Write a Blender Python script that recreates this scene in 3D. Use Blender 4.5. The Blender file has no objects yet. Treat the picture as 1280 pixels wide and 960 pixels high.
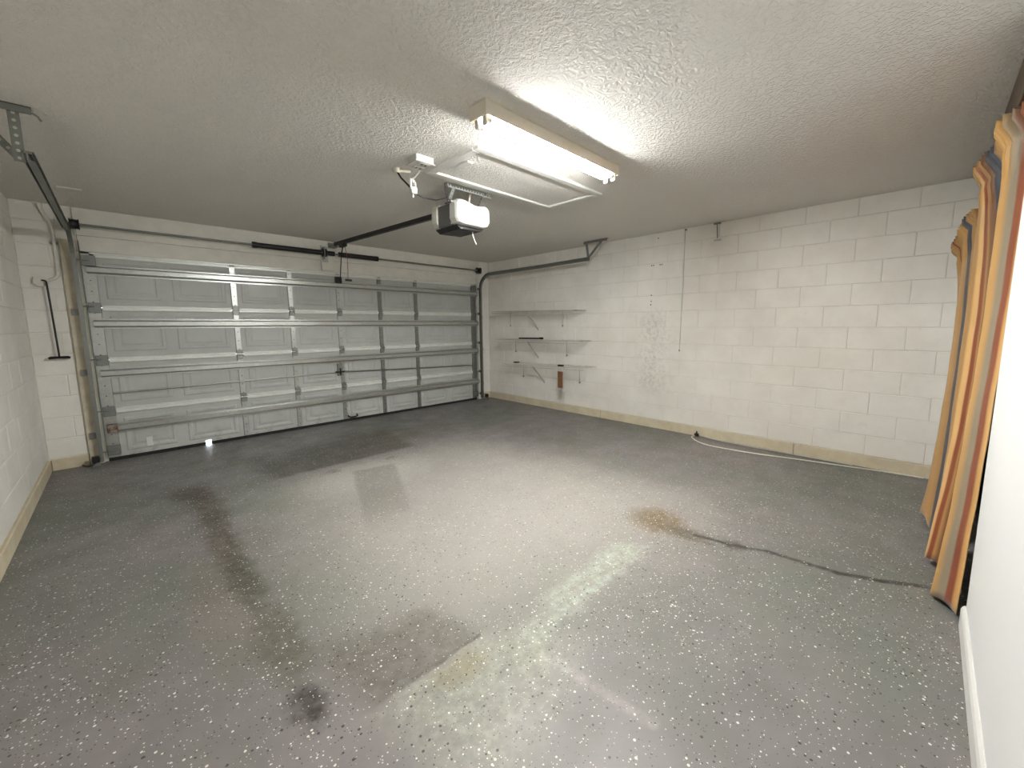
import bpy, bmesh, math, random
from mathutils import Vector, Matrix
random.seed(7)
SC = bpy.context.scene
COL = SC.collection

# ------------------------------------------------------------------ camera, world, exposure
CAM_F = 503.306            # focal length in pixels of the 1280x960 frame
yaw, pitch, roll = 0.789253, -0.124478, -0.0064256
cam = bpy.data.cameras.new('camera')
cam.sensor_fit = 'HORIZONTAL'; cam.sensor_width = 36.0
cam.lens = CAM_F * 36.0 / 1280.0
cam.shift_x = -20.88 / 1280.0
cam.shift_y = -10.61 / 1280.0
cam.clip_start = 0.02
cam_ob = bpy.data.objects.new('camera', cam); COL.objects.link(cam_ob)
fw = Vector((math.sin(yaw)*math.cos(pitch), math.cos(yaw)*math.cos(pitch), math.sin(pitch)))
r0 = Vector((math.cos(yaw), -math.sin(yaw), 0)); u0 = r0.cross(fw)
rr = r0*math.cos(roll) + u0*math.sin(roll); uu = -r0*math.sin(roll) + u0*math.cos(roll)
M = Matrix((rr, uu, -fw)).transposed().to_4x4()
M.translation = Vector((0.20613, -6.03200, 1.39627))
cam_ob.matrix_world = M
SC.camera = cam_ob

world = bpy.data.worlds.new('world'); SC.world = world; world.use_nodes = True
bgn = world.node_tree.nodes['Background']
bgn.inputs[0].default_value = (0.80, 0.90, 1.0, 1); bgn.inputs[1].default_value = 3.0

LAMP_STRENGTH = 62.0
SC.view_settings.view_transform = 'Standard'
SC.view_settings.look = 'None'
SC.view_settings.gamma = 1.0
SC.view_settings.exposure = 2.5
SC.view_settings.use_curve_mapping = False
SC.cycles.max_bounces = 10
SC.cycles.diffuse_bounces = 6
SC.cycles.use_denoising = True

# ------------------------------------------------------------------ room numbers (metres)
W, L, H, YB = 5.2137, -0.4045, 2.5661, -6.255
DW, DH = 4.88, 2.134
OPX = 2.82                 # edge of the white wall beside the curtained opening
BH, BL, BZ0, BY0 = 0.2085, 0.4195, 0.312, -5.04

# ------------------------------------------------------------------ material helpers
def lin(c):
    f = lambda v: v/12.92 if v <= 0.04045 else ((v+0.055)/1.055)**2.4
    return tuple(f(x/255.0) for x in c) + (1.0,)

class NT:
    """small node expression builder"""
    def __init__(self, name):
        self.m = bpy.data.materials.new(name); self.m.use_nodes = True
        self.t = self.m.node_tree; self.n = self.t.nodes
        self.b = self.n['Principled BSDF']
    def link(self, a, b): self.t.links.new(a, b)
    def put(self, sock, v):
        if hasattr(v, 'is_output') or isinstance(v, bpy.types.NodeSocket): self.link(v, sock)
        else: sock.default_value = v
    def math(self, op, a, b=0.0, c=None, clamp=False):
        n = self.n.new('ShaderNodeMath'); n.operation = op; n.use_clamp = clamp
        self.put(n.inputs[0], a); self.put(n.inputs[1], b)
        if c is not None: self.put(n.inputs[2], c)
        return n.outputs[0]
    def step(self, v, lo, hi, a=0.0, b=1.0):
        n = self.n.new('ShaderNodeMapRange'); n.interpolation_type = 'SMOOTHSTEP'
        self.put(n.inputs[0], v); n.inputs[1].default_value = lo; n.inputs[2].default_value = hi
        n.inputs[3].default_value = a; n.inputs[4].default_value = b
        return n.outputs[0]
    def mix(self, f, a, b, mode='MIX'):
        n = self.n.new('ShaderNodeMix'); n.data_type = 'RGBA'; n.blend_type = mode
        self.put(n.inputs[0], f); self.put(n.inputs[6], a); self.put(n.inputs[7], b)
        return n.outputs[2]
    def pos(self):
        return self.n.new('ShaderNodeNewGeometry').outputs['Position']
    def objco(self):
        return self.n.new('ShaderNodeTexCoord').outputs['Object']
    def noise(self, vec, scale, detail=3.0, rough=0.5, dist=0.0):
        n = self.n.new('ShaderNodeTexNoise'); self.put(n.inputs['Vector'], vec)
        n.inputs['Scale'].default_value = scale; n.inputs['Detail'].default_value = detail
        n.inputs['Roughness'].default_value = rough; n.inputs['Distortion'].default_value = dist
        return n.outputs[0]
    def voro(self, vec, scale, feature='F1', rnd=1.0):
        n = self.n.new('ShaderNodeTexVoronoi'); n.feature = feature; self.put(n.inputs['Vector'], vec)
        n.inputs['Scale'].default_value = scale
        if 'Randomness' in n.inputs: n.inputs['Randomness'].default_value = rnd
        return n
    def xyz(self, v):
        n = self.n.new('ShaderNodeSeparateXYZ'); self.put(n.inputs[0], v); return n.outputs
    def combine(self, x, y, z):
        n = self.n.new('ShaderNodeCombineXYZ')
        for i, q in enumerate((x, y, z)): self.put(n.inputs[i], q)
        return n.outputs[0]
    def bump(self, h, strength, dist):
        n = self.n.new('ShaderNodeBump'); n.inputs['Strength'].default_value = strength
        n.inputs['Distance'].default_value = dist; self.put(n.inputs['Height'], h)
        self.link(n.outputs[0], self.b.inputs['Normal'])
    def fin(self, color=None, rough=0.5, metal=0.0, spec=0.5):
        if color is not None: self.put(self.b.inputs['Base Color'], color)
        self.put(self.b.inputs['Roughness'], rough); self.put(self.b.inputs['Metallic'], metal)
        self.b.inputs['Specular IOR Level'].default_value = spec
        return self.m

def paint(name, rgb, rough=0.5, metal=0.0, var=0.12, scale=14.0, bump=0.0, bscale=120.0, spec=0.5):
    t = NT(name); p = t.pos()
    c = lin(rgb)
    n = t.noise(p, scale, 4.0, 0.6)
    d = tuple(x*(1-var) for x in c[:3]) + (1,)
    e = tuple(min(1, x*(1+var)) for x in c[:3]) + (1,)
    col = t.mix(t.step(n, 0.3, 0.7), d, e)
    if bump: t.bump(t.noise(p, bscale, 2.0), bump, 0.002)
    r = t.step(n, 0.3, 0.7, rough*0.85, min(1, rough*1.15))
    return t.fin(col, r, metal, spec)

# painted block wall
def make_block_mat():
    t = NT('painted_block'); p = t.pos(); x, y, z = t.xyz(p)
    n = t.noise(p, 2.2, 4.0, 0.6); n2 = t.noise(p, 11.0, 5.0, 0.7)
    col = t.mix(t.step(n, 0.3, 0.7), lin((226, 222, 214)), lin((236, 233, 226)))
    col = t.mix(t.step(n2, 0.58, 0.8, 0.0, 0.35), col, lin((208, 202, 190)))
    # scuffed, sooty patch around the old fixing holes
    g = t.math('SUBTRACT', y, -3.42); g = t.math('ABSOLUTE', g)
    g = t.math('ADD', g, t.math('MULTIPLY', t.math('SUBTRACT', t.noise(p, 7.0, 4.0, 0.7), 0.5), 0.55))
    m = t.step(g, 0.02, 0.34, 1.0, 0.0)
    m = t.math('MULTIPLY', m, t.step(z, 0.35, 0.7)); m = t.math('MULTIPLY', m, t.step(z, 1.35, 1.75, 1.0, 0.0))
    m = t.math('MULTIPLY', m, t.step(t.noise(p, 22.0, 3.0, 0.7), 0.40, 0.68))
    m = t.math('MULTIPLY', m, t.step(x, 5.0, 5.1))
    col = t.mix(t.math('MULTIPLY', m, 0.30), col, lin((130, 122, 112)))
    h = t.math('ADD', t.math('MULTIPLY', t.noise(p, 55.0, 4.0, 0.6), 0.8), t.math('MULTIPLY', t.noise(p, 9.0, 3.0), 1.2))
    t.bump(h, 0.35, 0.006)
    return t.fin(col, 0.55, 0.0, 0.35)

def make_plaster_mat():
    t = NT('smooth_white_paint'); p = t.pos()
    n = t.noise(p, 1.6, 3.0)
    col = t.mix(n, lin((220, 220, 218)), lin((226, 226, 224)))
    t.bump(t.noise(p, 160.0, 2.0), 0.06, 0.002)
    return t.fin(col, 0.5, 0.0, 0.4)

def make_ceiling_mat():
    t = NT('knockdown_ceiling'); p = t.pos()
    n = t.noise(p, 0.9, 3.0, 0.5)
    col = t.mix(n, lin((222, 218, 211)), lin((231, 228, 222)))
    q = t.n.new('ShaderNodeVectorMath'); q.operation = 'ADD'; t.link(p, q.inputs[0])
    w = t.n.new('ShaderNodeTexNoise'); t.link(p, w.inputs['Vector']); w.inputs['Scale'].default_value = 20.0
    sc = t.n.new('ShaderNodeVectorMath'); sc.operation = 'SCALE'; t.link(w.outputs['Color'], sc.inputs[0]); sc.inputs['Scale'].default_value = 0.05
    t.link(sc.outputs[0], q.inputs[1])
    v = t.noise(q.outputs[0], 52.0, 2.0, 0.45, 0.4)
    blobs = t.step(v, 0.40, 0.62, 0.35, 1.0)
    fine = t.noise(p, 130.0, 2.0, 0.5)
    h = t.math('ADD', blobs, t.math('MULTIPLY', fine, 0.35))
    t.bump(h, 0.75, 0.011)
    return t.fin(col, 0.8, 0.0, 0.2)

# epoxy-painted concrete floor with colour flakes, worn patches, stains and a painted pool of lamp light
def make_floor_mat():
    t = NT('flaked_epoxy_floor'); p = t.pos(); x0, y0, z0 = t.xyz(p)
    wob = t.math('MULTIPLY', t.math('SUBTRACT', t.noise(p, 6.0, 4.0, 0.65), 0.5), 0.16)
    wob2 = t.math('MULTIPLY', t.math('SUBTRACT', t.noise(p, 9.0, 4.0, 0.65), 0.5), 0.16)
    x = t.math('ADD', x0, wob); y = t.math('ADD', y0, wob2)
    fx = t.math('ADD', x0, t.math('MULTIPLY', wob, 0.2)); fy = t.math('ADD', y0, t.math('MULTIPLY', wob2, 0.2))
    big = t.noise(p, 0.8, 5.0, 0.6); mid = t.noise(p, 3.5, 5.0, 0.65)
    col = t.mix(t.step(big, 0.3, 0.7), lin((102, 104, 98)), lin((122, 116, 117)))
    col = t.mix(t.step(mid, 0.35, 0.75, 0.0, 0.5), col, lin((98, 96, 91)))
    def quad(pts, soft, xx=x, yy=y):
        a = sum(pts[i][0]*pts[(i+1) % 4][1]-pts[(i+1) % 4][0]*pts[i][1] for i in range(4))
        if a < 0:
            pts = pts[::-1]
            if isinstance(soft, (list, tuple)): soft = [soft[2], soft[1], soft[0], soft[3]]
        res = None
        for i in range(4):
            (ax, ay), (bx, by) = pts[i], pts[(i+1) % 4]
            dx, dy = bx-ax, by-ay; l = math.hypot(dx, dy); nx, ny = -dy/l, dx/l
            s = soft[i] if isinstance(soft, (list, tuple)) else soft
            d = t.math('MULTIPLY_ADD', xx, nx, t.math('MULTIPLY_ADD', yy, ny, -(ax*nx+ay*ny)))
            e = t.step(d, -s, s)
            res = e if res is None else t.math('MULTIPLY', res, e)
        return res
    def blob(cx, cy, rx, ry, ang=0.0):
        ca, sa = math.cos(ang), math.sin(ang)
        dx = t.math('SUBTRACT', x, cx); dy = t.math('SUBTRACT', y, cy)
        u = t.math('MULTIPLY', t.math('MULTIPLY_ADD', dx, ca, t.math('MULTIPLY', dy, sa)), 1/rx)
        v = t.math('MULTIPLY', t.math('MULTIPLY_ADD', dx, -sa, t.math('MULTIPLY', dy, ca)), 1/ry)
        r = t.math('SQRT', t.math('MULTIPLY_ADD', u, u, t.math('MULTIPLY', v, v)))
        return t.step(r, 0.35, 1.1, 1.0, 0.0)
    def seg(a, b, w, xx=fx, yy=fy):
        dx, dy = b[0]-a[0], b[1]-a[1]; l = math.hypot(dx, dy); dx /= l; dy /= l
        rx = t.math('SUBTRACT', xx, a[0]); ry = t.math('SUBTRACT', yy, a[1])
        s = t.math('MULTIPLY_ADD', rx, dx, t.math('MULTIPLY', ry, dy))
        s = t.math('MINIMUM', t.math('MAXIMUM', s, 0.0), l)
        ex = t.math('SUBTRACT', rx, t.math('MULTIPLY', s, dx)); ey = t.math('SUBTRACT', ry, t.math('MULTIPLY', s, dy))
        d = t.math('SQRT', t.math('MULTIPLY_ADD', ex, ex, t.math('MULTIPLY', ey, ey)))
        return t.step(d, w*0.25, w, 1.0, 0.0)
    mott = t.step(t.noise(p, 18.0, 5.0, 0.7), 0.3, 0.65)
    worn_n = t.step(t.noise(p, 20.0, 6.0, 0.75), 0.40, 0.62, 0.35, 1.0)
    def lay(mask, rgb, amt, mottled=True, worn=False):
        nonlocal col
        f = t.math('MULTIPLY', mask, amt)
        if mottled: f = t.math('MULTIPLY', f, t.math('MULTIPLY_ADD', mott, 0.6, 0.4))
        if worn: f = t.math('MULTIPLY', f, worn_n)
        col = t.mix(f, col, lin(rgb))
    # paler middle: the lamp's bright pool on the floor put into the colour
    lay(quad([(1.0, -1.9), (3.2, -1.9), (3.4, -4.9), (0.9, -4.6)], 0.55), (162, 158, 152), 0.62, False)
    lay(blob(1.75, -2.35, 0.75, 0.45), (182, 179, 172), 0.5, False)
    # damp-looking dark band parallel to the door and darker strips
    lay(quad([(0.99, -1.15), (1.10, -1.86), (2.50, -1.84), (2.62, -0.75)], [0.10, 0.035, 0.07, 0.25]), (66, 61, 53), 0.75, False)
    lay(quad([(2.3, -0.75), (2.3, -1.5), (3.2, -1.7), (3.3, -1.1)], 0.2), (86, 79, 66), 0.5)
    lay(quad([(0.5, -0.6), (0.7, -1.25), (1.1, -1.2), (1.0, -0.5)], 0.12), (94, 88, 78), 0.35)
    lay(quad([(1.67, -2.17), (2.06, -2.25), (1.66, -3.30), (1.30, -3.30)], [0.03, 0.03, 0.25, 0.03], fx, fy), (106, 103, 97), 0.55, False)
    lay(blob(1.54, -2.03, 0.09, 0.07), (96, 92, 84), 0.8)
    lay(blob(2.11, -2.05, 0.08, 0.06), (96, 92, 84), 0.8)
    # brown tyre-line streak on the left
    lay(blob(0.50, -1.72, 0.17, 0.28, 0.2), (56, 42, 25), 0.95)
    lay(blob(0.57, -2.15, 0.13, 0.55), (62, 50, 35), 0.85)
    lay(blob(0.55, -2.9, 0.11, 0.65), (66, 56, 42), 0.85)
    lay(blob(0.56, -3.45, 0.10, 0.40), (54, 53, 38), 0.85)
    lay(blob(0.58, -4.05, 0.12, 0.45), (72, 68, 52), 0.7)
    lay(blob(0.57, -4.50, 0.08, 0.15), (40, 36, 29), 0.95)
    lay(blob(0.42, -3.6, 0.14, 0.7), (112, 100, 90), 0.4)
    # dark rectangle ending at the saw cut, pale worn strips beyond it
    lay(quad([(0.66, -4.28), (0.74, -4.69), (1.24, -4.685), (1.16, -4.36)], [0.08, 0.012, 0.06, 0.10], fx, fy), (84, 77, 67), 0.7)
    lay(quad([(0.75, -4.70), (1.25, -4.70), (1.52, -5.02), (0.85, -5.25)], [0.02, 0.10, 0.12, 0.12]), (160, 163, 147), 0.70, True, True)
    lay(blob(1.05, -4.78, 0.16, 0.08), (118, 106, 70), 0.6)
    lay(quad([(1.58, -4.735), (2.34, -4.68), (2.46, -4.90), (1.62, -4.90)], [0.04, 0.04, 0.04, 0.04]), (172, 179, 167), 0.8, True, True)
    lay(blob(1.45, -4.85, 0.2, 0.1), (172, 178, 164), 0.6, True, True)
    lay(seg((1.35, -4.97), (1.40, -5.45), 0.035), (176, 172, 165), 0.4, True, True)
    lay(seg((0.85, -4.69), (1.23, -4.69), 0.016), (70, 62, 52), 0.8)
    lay(seg((1.25, -4.70), (2.45, -4.905), 0.02), (128, 124, 114), 0.5)
    # rusty stain and crack on the right
    lay(blob(2.80, -4.74, 0.24, 0.24, 0.6), (96, 78, 46), 0.95)
    lay(blob(2.76, -4.98, 0.10, 0.22), (80, 68, 47), 0.8)
    lay(blob(2.84, -5.26, 0.07, 0.12), (54, 48, 41), 0.95)
    crack = [(2.78, -5.03), (2.82, -5.24), (2.895, -5.43), (2.925, -5.77), (3.0, -5.95), (3.10, -6.13)]
    for i in range(len(crack)-1):
        lay(seg(crack[i], crack[i+1], 0.03 if i > 1 else 0.02, fx, fy), (44, 40, 36), 0.95)
    # faint scrapes in the distance
    lay(blob(3.9, -3.7, 0.25, 0.04, 0.5), (104, 100, 94), 0.6)
    lay(blob(3.3, -2.9, 0.18, 0.04, -0.4), (108, 102, 94), 0.6)
    # colour flakes: irregular chips, pale and dark, where the density noise allows
    st = t.combine(t.math('MULTIPLY', x0, 1.0), t.math('MULTIPLY', y0, 1.0), 0.0)
    dens = t.noise(p, 1.7, 3.0, 0.6)
    for sc_, off, rgb, th in ((62.0, 0.0, (222, 220, 210), 0.83), (58.0, 7.3, (34, 32, 30), 0.80), (115.0, 3.1, (214, 210, 200), 0.80), (110.0, 11.7, (50, 46, 42), 0.80)):
        vv = t.n.new('ShaderNodeVectorMath'); vv.operation = 'ADD'; t.link(st, vv.inputs[0]); vv.inputs[1].default_value = (off, off*0.7, 0)
        v = t.voro(vv.outputs[0], sc_)
        rx, ry, rz = t.xyz(v.outputs['Color'])
        size = t.math('MULTIPLY_ADD', ry, 0.20, 0.12)
        inside = t.math('LESS_THAN', v.outputs['Distance'], size)
        keep = t.math('GREATER_THAN', t.math('ADD', rx, t.math('MULTIPLY', t.math('SUBTRACT', dens, 0.5), 0.35)), th)
        col = t.mix(t.math('MULTIPLY', t.math('MULTIPLY', inside, keep), 0.85), col, lin(rgb))
    rough = t.step(mid, 0.3, 0.7, 0.40, 0.56)
    t.bump(t.math('ADD', t.noise(p, 30.0, 3.0), t.math('MULTIPLY', t.noise(p, 220.0, 1.0), 0.25)), 0.10, 0.004)
    return t.fin(col, rough, 0.0, 0.45)

def make_curb_mat():
    t = NT('beige_curb_paint'); p = t.pos()
    n = t.noise(p, 5.0, 5.0, 0.65)
    col = t.mix(t.step(n, 0.3, 0.7), lin((196, 184, 158)), lin((210, 200, 176)))
    col = t.mix(t.step(t.noise(p, 16.0, 4.0, 0.7), 0.62, 0.8, 0, 0.5), col, lin((166, 150, 118)))
    t.bump(t.noise(p, 40.0, 4.0), 0.25, 0.004)
    return t.fin(col, 0.6, 0, 0.3)

def make_galv(name, rgb, rough, metal=0.9):
    t = NT(name); p = t.pos()
    v = t.voro(p, 55.0); r, g, b = t.xyz(v.outputs['Color'])
    c = lin(rgb)
    a = tuple(q*0.86 for q in c[:3])+(1,); d = tuple(min(1, q*1.1) for q in c[:3])+(1,)
    n = t.noise(p, 4.0, 4.0, 0.6)
    col = t.mix(t.math('MULTIPLY_ADD', r, 0.5, t.math('MULTIPLY', n, 0.5)), a, d)
    return t.fin(col, t.step(n, 0.3, 0.7, rough*0.85, rough*1.15), metal, 0.5)

def make_rust(name):
    t = NT(name); p = t.pos(); n = t.noise(p, 24.0, 5.0, 0.7)
    col = t.mix(t.step(n, 0.4, 0.62), lin((146, 142, 134)), lin((104, 62, 44)))
    return t.fin(col, 0.6, 0.3, 0.4)

def make_door_paint():
    t = NT('door_grey_paint'); p = t.pos(); x, y, z = t.xyz(p)
    n = t.noise(p, 3.0, 4.0, 0.6)
    col = t.mix(t.step(n, 0.3, 0.7), lin((176, 178, 174)), lin((186, 188, 184)))
    dirt = t.math('MULTIPLY', t.step(z, 0.02, 0.5, 1.0, 0.0), t.step(t.noise(p, 9.0, 5.0, 0.7), 0.5, 0.72))
    col = t.mix(t.math('MULTIPLY', dirt, 0.45), col, lin((112, 104, 88)))
    t.bump(t.noise(p, 260.0, 1.0), 0.05, 0.001)
    return t.fin(col, 0.42, 0.0, 0.5)

def make_curtain_mat(name, stops, extra=0.0):
    """woven stripes run down the cloth; stripe position comes from the cloth's own UV"""
    t = NT(name)
    uv = t.n.new('ShaderNodeUVMap'); uv.uv_map = 'UVMap'
    u, v, _ = t.xyz(uv.outputs[0])
    ramp = t.n.new('ShaderNodeValToRGB'); ramp.color_ramp.interpolation = 'LINEAR'
    el = ramp.color_ramp.elements
    while len(el) > 1: el.remove(el[-1])
    el[0].position = stops[0][0]; el[0].color = lin(stops[0][1])
    for q, c in stops[1:]:
        e = el.new(q); e.color = lin(c)
    t.link(u, ramp.inputs[0])
    w = t.n.new('ShaderNodeTexWave'); w.wave_type = 'BANDS'; w.bands_direction = 'X'
    vec = t.combine(t.math('MULTIPLY', u, 60.0), t.math('MULTIPLY', v, 60.0), 0.0)
    t.link(vec, w.inputs['Vector']); w.inputs['Scale'].default_value = 4.0; w.inputs['Distortion'].default_value = 1.5
    col = t.mix(t.math('MULTIPLY', w.outputs[1], 0.12), ramp.outputs[0], (0.16, 0.09, 0.03, 1))
    n = t.noise(t.combine(t.math('MULTIPLY', u, 14.0), t.math('MULTIPLY', v, 3.0), 0.0), 3.0, 4.0, 0.6)
    col = t.mix(t.step(n, 0.5, 0.8, 0.0, 0.25), col, lin((150, 120, 80)))
    t.bump(t.noise(t.combine(t.math('MULTIPLY', u, 500.0), t.math('MULTIPLY', v, 500.0), 0.0), 1.0, 2.0), 0.1, 0.001)
    t.b.inputs['Sheen Weight'].default_value = 0.15
    return t.fin(col, 0.55, 0.0, 0.35)

MT = {}
MT['block'] = make_block_mat(); MT['plaster'] = make_plaster_mat(); MT['ceiling'] = make_ceiling_mat()
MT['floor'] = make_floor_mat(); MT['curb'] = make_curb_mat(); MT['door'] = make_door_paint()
MT['mortar'] = paint('painted_mortar', (212, 206, 196), 0.65, 0, 0.06, 8.0, 0.2, 70)
MT['galv'] = make_galv('galvanised_steel', (184, 186, 182), 0.34, 0.85)
MT['galv_dull'] = make_galv('dull_galvanised_steel', (136, 138, 134), 0.45, 0.7)
MT['rail'] = paint('pale_steel_rail', (226, 227, 222), 0.36, 0.25, 0.05, 8.0)
MT['rust'] = make_rust('rusty_steel')
MT['black'] = paint('black_steel', (24, 23, 22), 0.45, 0.0, 0.2, 20)
MT['rubber'] = paint('black_rubber', (28, 27, 25), 0.8, 0.0, 0.2, 20)
MT['plastic_white'] = paint('white_plastic', (188, 187, 181), 0.35, 0.0, 0.02, 6)
MT['white_metal'] = paint('white_enamel', (226, 222, 208), 0.4, 0.0, 0.02, 6)
MT['beige_metal'] = paint('beige_enamel', (222, 214, 198), 0.45, 0.0, 0.03, 6)
MT['opener_grey'] = paint('dark_grey_plastic', (92, 90, 88), 0.45, 0.0, 0.08, 10)
MT['opener_light'] = paint('light_grey_plastic', (190, 188, 178), 0.45, 0.0, 0.04, 10)
MT['trim_white'] = paint('white_trim_paint', (212, 211, 206), 0.4, 0.0, 0.02, 6)
MT['board'] = paint('painted_board', (222, 219, 209), 0.55, 0.0, 0.05, 7.0, 0.15, 60)
MT['jamb'] = paint('stained_jamb_paint', (204, 194, 172), 0.6, 0.0, 0.14, 6.0, 0.3, 40)
MT['wire'] = paint('white_coated_wire', (192, 189, 180), 0.4, 0.0, 0.03, 6)
MT['cord_white'] = paint('white_cord', (224, 220, 206), 0.5, 0.0, 0.03, 6)
MT['brown'] = paint('brown_strip', (122, 84, 54), 0.6, 0.0, 0.2, 30)
MT['darkwood'] = paint('dark_brown_wood', (74, 58, 42), 0.5, 0.0, 0.3, 9)
MT['tanwood'] = paint('tan_wood', (146, 108, 66), 0.5, 0.0, 0.25, 9)
MT['frame_dark'] = paint('dark_bronze_frame', (40, 38, 30), 0.4, 0.3, 0.1, 9)
MT['chrome'] = paint('bright_screw_steel', (200, 200, 196), 0.25, 1.0, 0.05, 20)
MT['seal'] = MT['rubber']
MT['red'] = paint('faded_red_cord', (140, 70, 60), 0.6, 0.0, 0.1, 20)
def make_glass():
    t = NT('dark_window_glass'); t.b.inputs['Transmission Weight'].default_value = 0.0
    return t.fin(lin((14, 16, 16)), 0.06, 0.0, 0.6)
MT['glass'] = make_glass()
def make_tube():
    t = NT('lit_fluorescent_tube')
    t.b.inputs['Emission Color'].default_value = (1.0, 1.015, 1.0, 1)
    t.b.inputs['Emission Strength'].default_value = LAMP_STRENGTH
    return t.fin((0.9, 0.9, 0.88, 1), 0.4)
MT['tube'] = make_tube()
MT['drive'] = paint('driveway_concrete', (190, 188, 180), 0.8, 0, 0.08, 4)

# ------------------------------------------------------------------ object helpers
WLOC = {}
def tag(o, label=None, cat=None, group=None, kind=None):
    if label: o['label'] = label
    if cat: o['category'] = cat
    if group: o['group'] = group
    if kind: o['kind'] = kind
    return o
def thing(name, loc, label, cat, group=None, kind=None):
    o = bpy.data.objects.new(name, None); COL.objects.link(o)
    o.empty_display_size = 0.05; o.location = loc; WLOC[o.name] = Vector(loc)
    return tag(o, label, cat, group, kind)

class MB:
    def __init__(self): self.v = []; self.f = []; self.smooth = set(); self.uv = None
    def add(self, vs, fs, smooth=False):
        k = len(self.v); self.v += [tuple(q) for q in vs]
        for q in fs:
            if smooth: self.smooth.add(len(self.f))
            self.f.append(tuple(i+k for i in q))
        return self
    def box(self, a, b):
        x0, x1 = sorted((a[0], b[0])); y0, y1 = sorted((a[1], b[1])); z0, z1 = sorted((a[2], b[2]))
        vs = [(x0, y0, z0), (x1, y0, z0), (x1, y1, z0), (x0, y1, z0), (x0, y0, z1), (x1, y0, z1), (x1, y1, z1), (x0, y1, z1)]
        return self.add(vs, [(0, 3, 2, 1), (4, 5, 6, 7), (0, 1, 5, 4), (1, 2, 6, 5), (2, 3, 7, 6), (3, 0, 4, 7)])
    def rbox(self, a, b, r=0.004, seg=1):
        bm = bmesh.new(); bmesh.ops.create_cube(bm, size=1.0)
        c = [(a[i]+b[i])/2 for i in range(3)]; s = [abs(b[i]-a[i]) for i in range(3)]
        for q in bm.verts: q.co = Vector((q.co.x*s[0]+c[0], q.co.y*s[1]+c[1], q.co.z*s[2]+c[2]))
        r = min(r, min(s)*0.45)
        bmesh.ops.bevel(bm, geom=list(bm.edges), offset=r, segments=seg, affect='EDGES', profile=0.5)
        bm.verts.index_update()
        self.add([q.co[:] for q in bm.verts], [[q.index for q in f.verts] for f in bm.faces]); bm.free()
        return self
    def beam(self, a, b, w, h, up=(0, 0, 1)):
        a = Vector(a); b = Vector(b); d = (b-a).normalized(); up = Vector(up)
        s = d.cross(up)
        if s.length < 1e-4: s = d.cross(Vector((1, 0, 0)))
        s.normalize(); t = s.cross(d).normalized()
        vs = []
        for q in (a, b):
            for i, j in ((-1, -1), (1, -1), (1, 1), (-1, 1)): vs.append(q + s*(i*w/2) + t*(j*h/2))
        return self.add(vs, [(3, 2, 1, 0), (4, 5, 6, 7), (0, 1, 5, 4), (1, 2, 6, 5), (2, 3, 7, 6), (3, 0, 4, 7)])
    def tube(self, pts, r, n=8, cap=True):
        pts = [Vector(q) for q in pts]; m = len(pts)
        dirs = []
        for i in range(m):
            d = (pts[min(i+1, m-1)]-pts[max(i-1, 0)])
            dirs.append(d.normalized() if d.length > 1e-9 else Vector((0, 0, 1)))
        s = dirs[0].cross(Vector((0, 0, 1)))
        if s.length < 1e-3: s = dirs[0].cross(Vector((1, 0, 0)))
        s.normalize(); vs = []
        for i in range(m):
            s = (s - dirs[i]*s.dot(dirs[i])).normalized(); q = dirs[i].cross(s)
            rad = r[i] if isinstance(r, (list, tuple)) else r
            for k in range(n):
                a = 2*math.pi*k/n; vs.append(pts[i] + s*(rad*math.cos(a)) + q*(rad*math.sin(a)))
        fs = [(i*n+k, i*n+(k+1) % n, (i+1)*n+(k+1) % n, (i+1)*n+k) for i in range(m-1) for k in range(n)]
        self.add(vs, fs, True)
        if cap: self.add([vs[k] for k in range(n)], [tuple(range(n-1, -1, -1))]); self.add([vs[(m-1)*n+k] for k in range(n)], [tuple(range(n))])
        return self
    def prism(self, prof, x0, x1, axis='x'):
        """closed profile of (p, q) pairs extruded along an axis: x -> (y, z), y -> (x, z), z -> (x, y)"""
        def P(t, p, q): return {'x': (t, p, q), 'y': (p, t, q), 'z': (p, q, t)}[axis]
        n = len(prof)
        vs = [P(x0, *q) for q in prof] + [P(x1, *q) for q in prof]
        fs = [(i, (i+1) % n, n+(i+1) % n, n+i) for i in range(n)] + [tuple(range(n-1, -1, -1)), tuple(range(n, 2*n))]
        return self.add(vs, fs)
    def mesh(self, name, mat, off=Vector((0, 0, 0))):
        me = bpy.data.meshes.new(name)
        me.from_pydata([(a-off.x, b-off.y, c-off.z) for a, b, c in self.v], [], self.f)
        bm = bmesh.new(); bm.from_mesh(me); bmesh.ops.recalc_face_normals(bm, faces=bm.faces); bm.to_mesh(me); bm.free()
        if self.smooth:
            for i in self.smooth: me.polygons[i].use_smooth = True
        me.materials.append(MT[mat] if isinstance(mat, str) else mat)
        return me
    def build(self, name, mat, parent=None, loc=None):
        """vertices are given in world space; the object's origin is its parent's (or loc)"""
        off = WLOC[parent.name] if parent is not None else Vector(loc or (0, 0, 0))
        o = bpy.data.objects.new(name, self.mesh(name, mat, off)); COL.objects.link(o)
        if parent is not None: o.parent = parent
        else: o.location = off
        WLOC[o.name] = off.copy()
        return o

def struct(name, mb, mat, **k):
    return tag(mb.build(name, mat), kind='structure', **k)

# ------------------------------------------------------------------ room shell
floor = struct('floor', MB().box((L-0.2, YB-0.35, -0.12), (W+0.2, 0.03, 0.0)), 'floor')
struct('floor_apron', MB().box((-1.5, 0.03, -0.14), (7, 5.0, -0.02)), 'drive')
ceiling = struct('ceiling', MB().box((L-0.2, YB-0.35, H), (W+0.2, 0.2, H+0.1)), 'ceiling')
MB().rbox((-0.06, -0.806, H-0.012), (0.09, -0.786, H+0.002), 0.003).build('strip', 'trim_white', ceiling)

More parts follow.
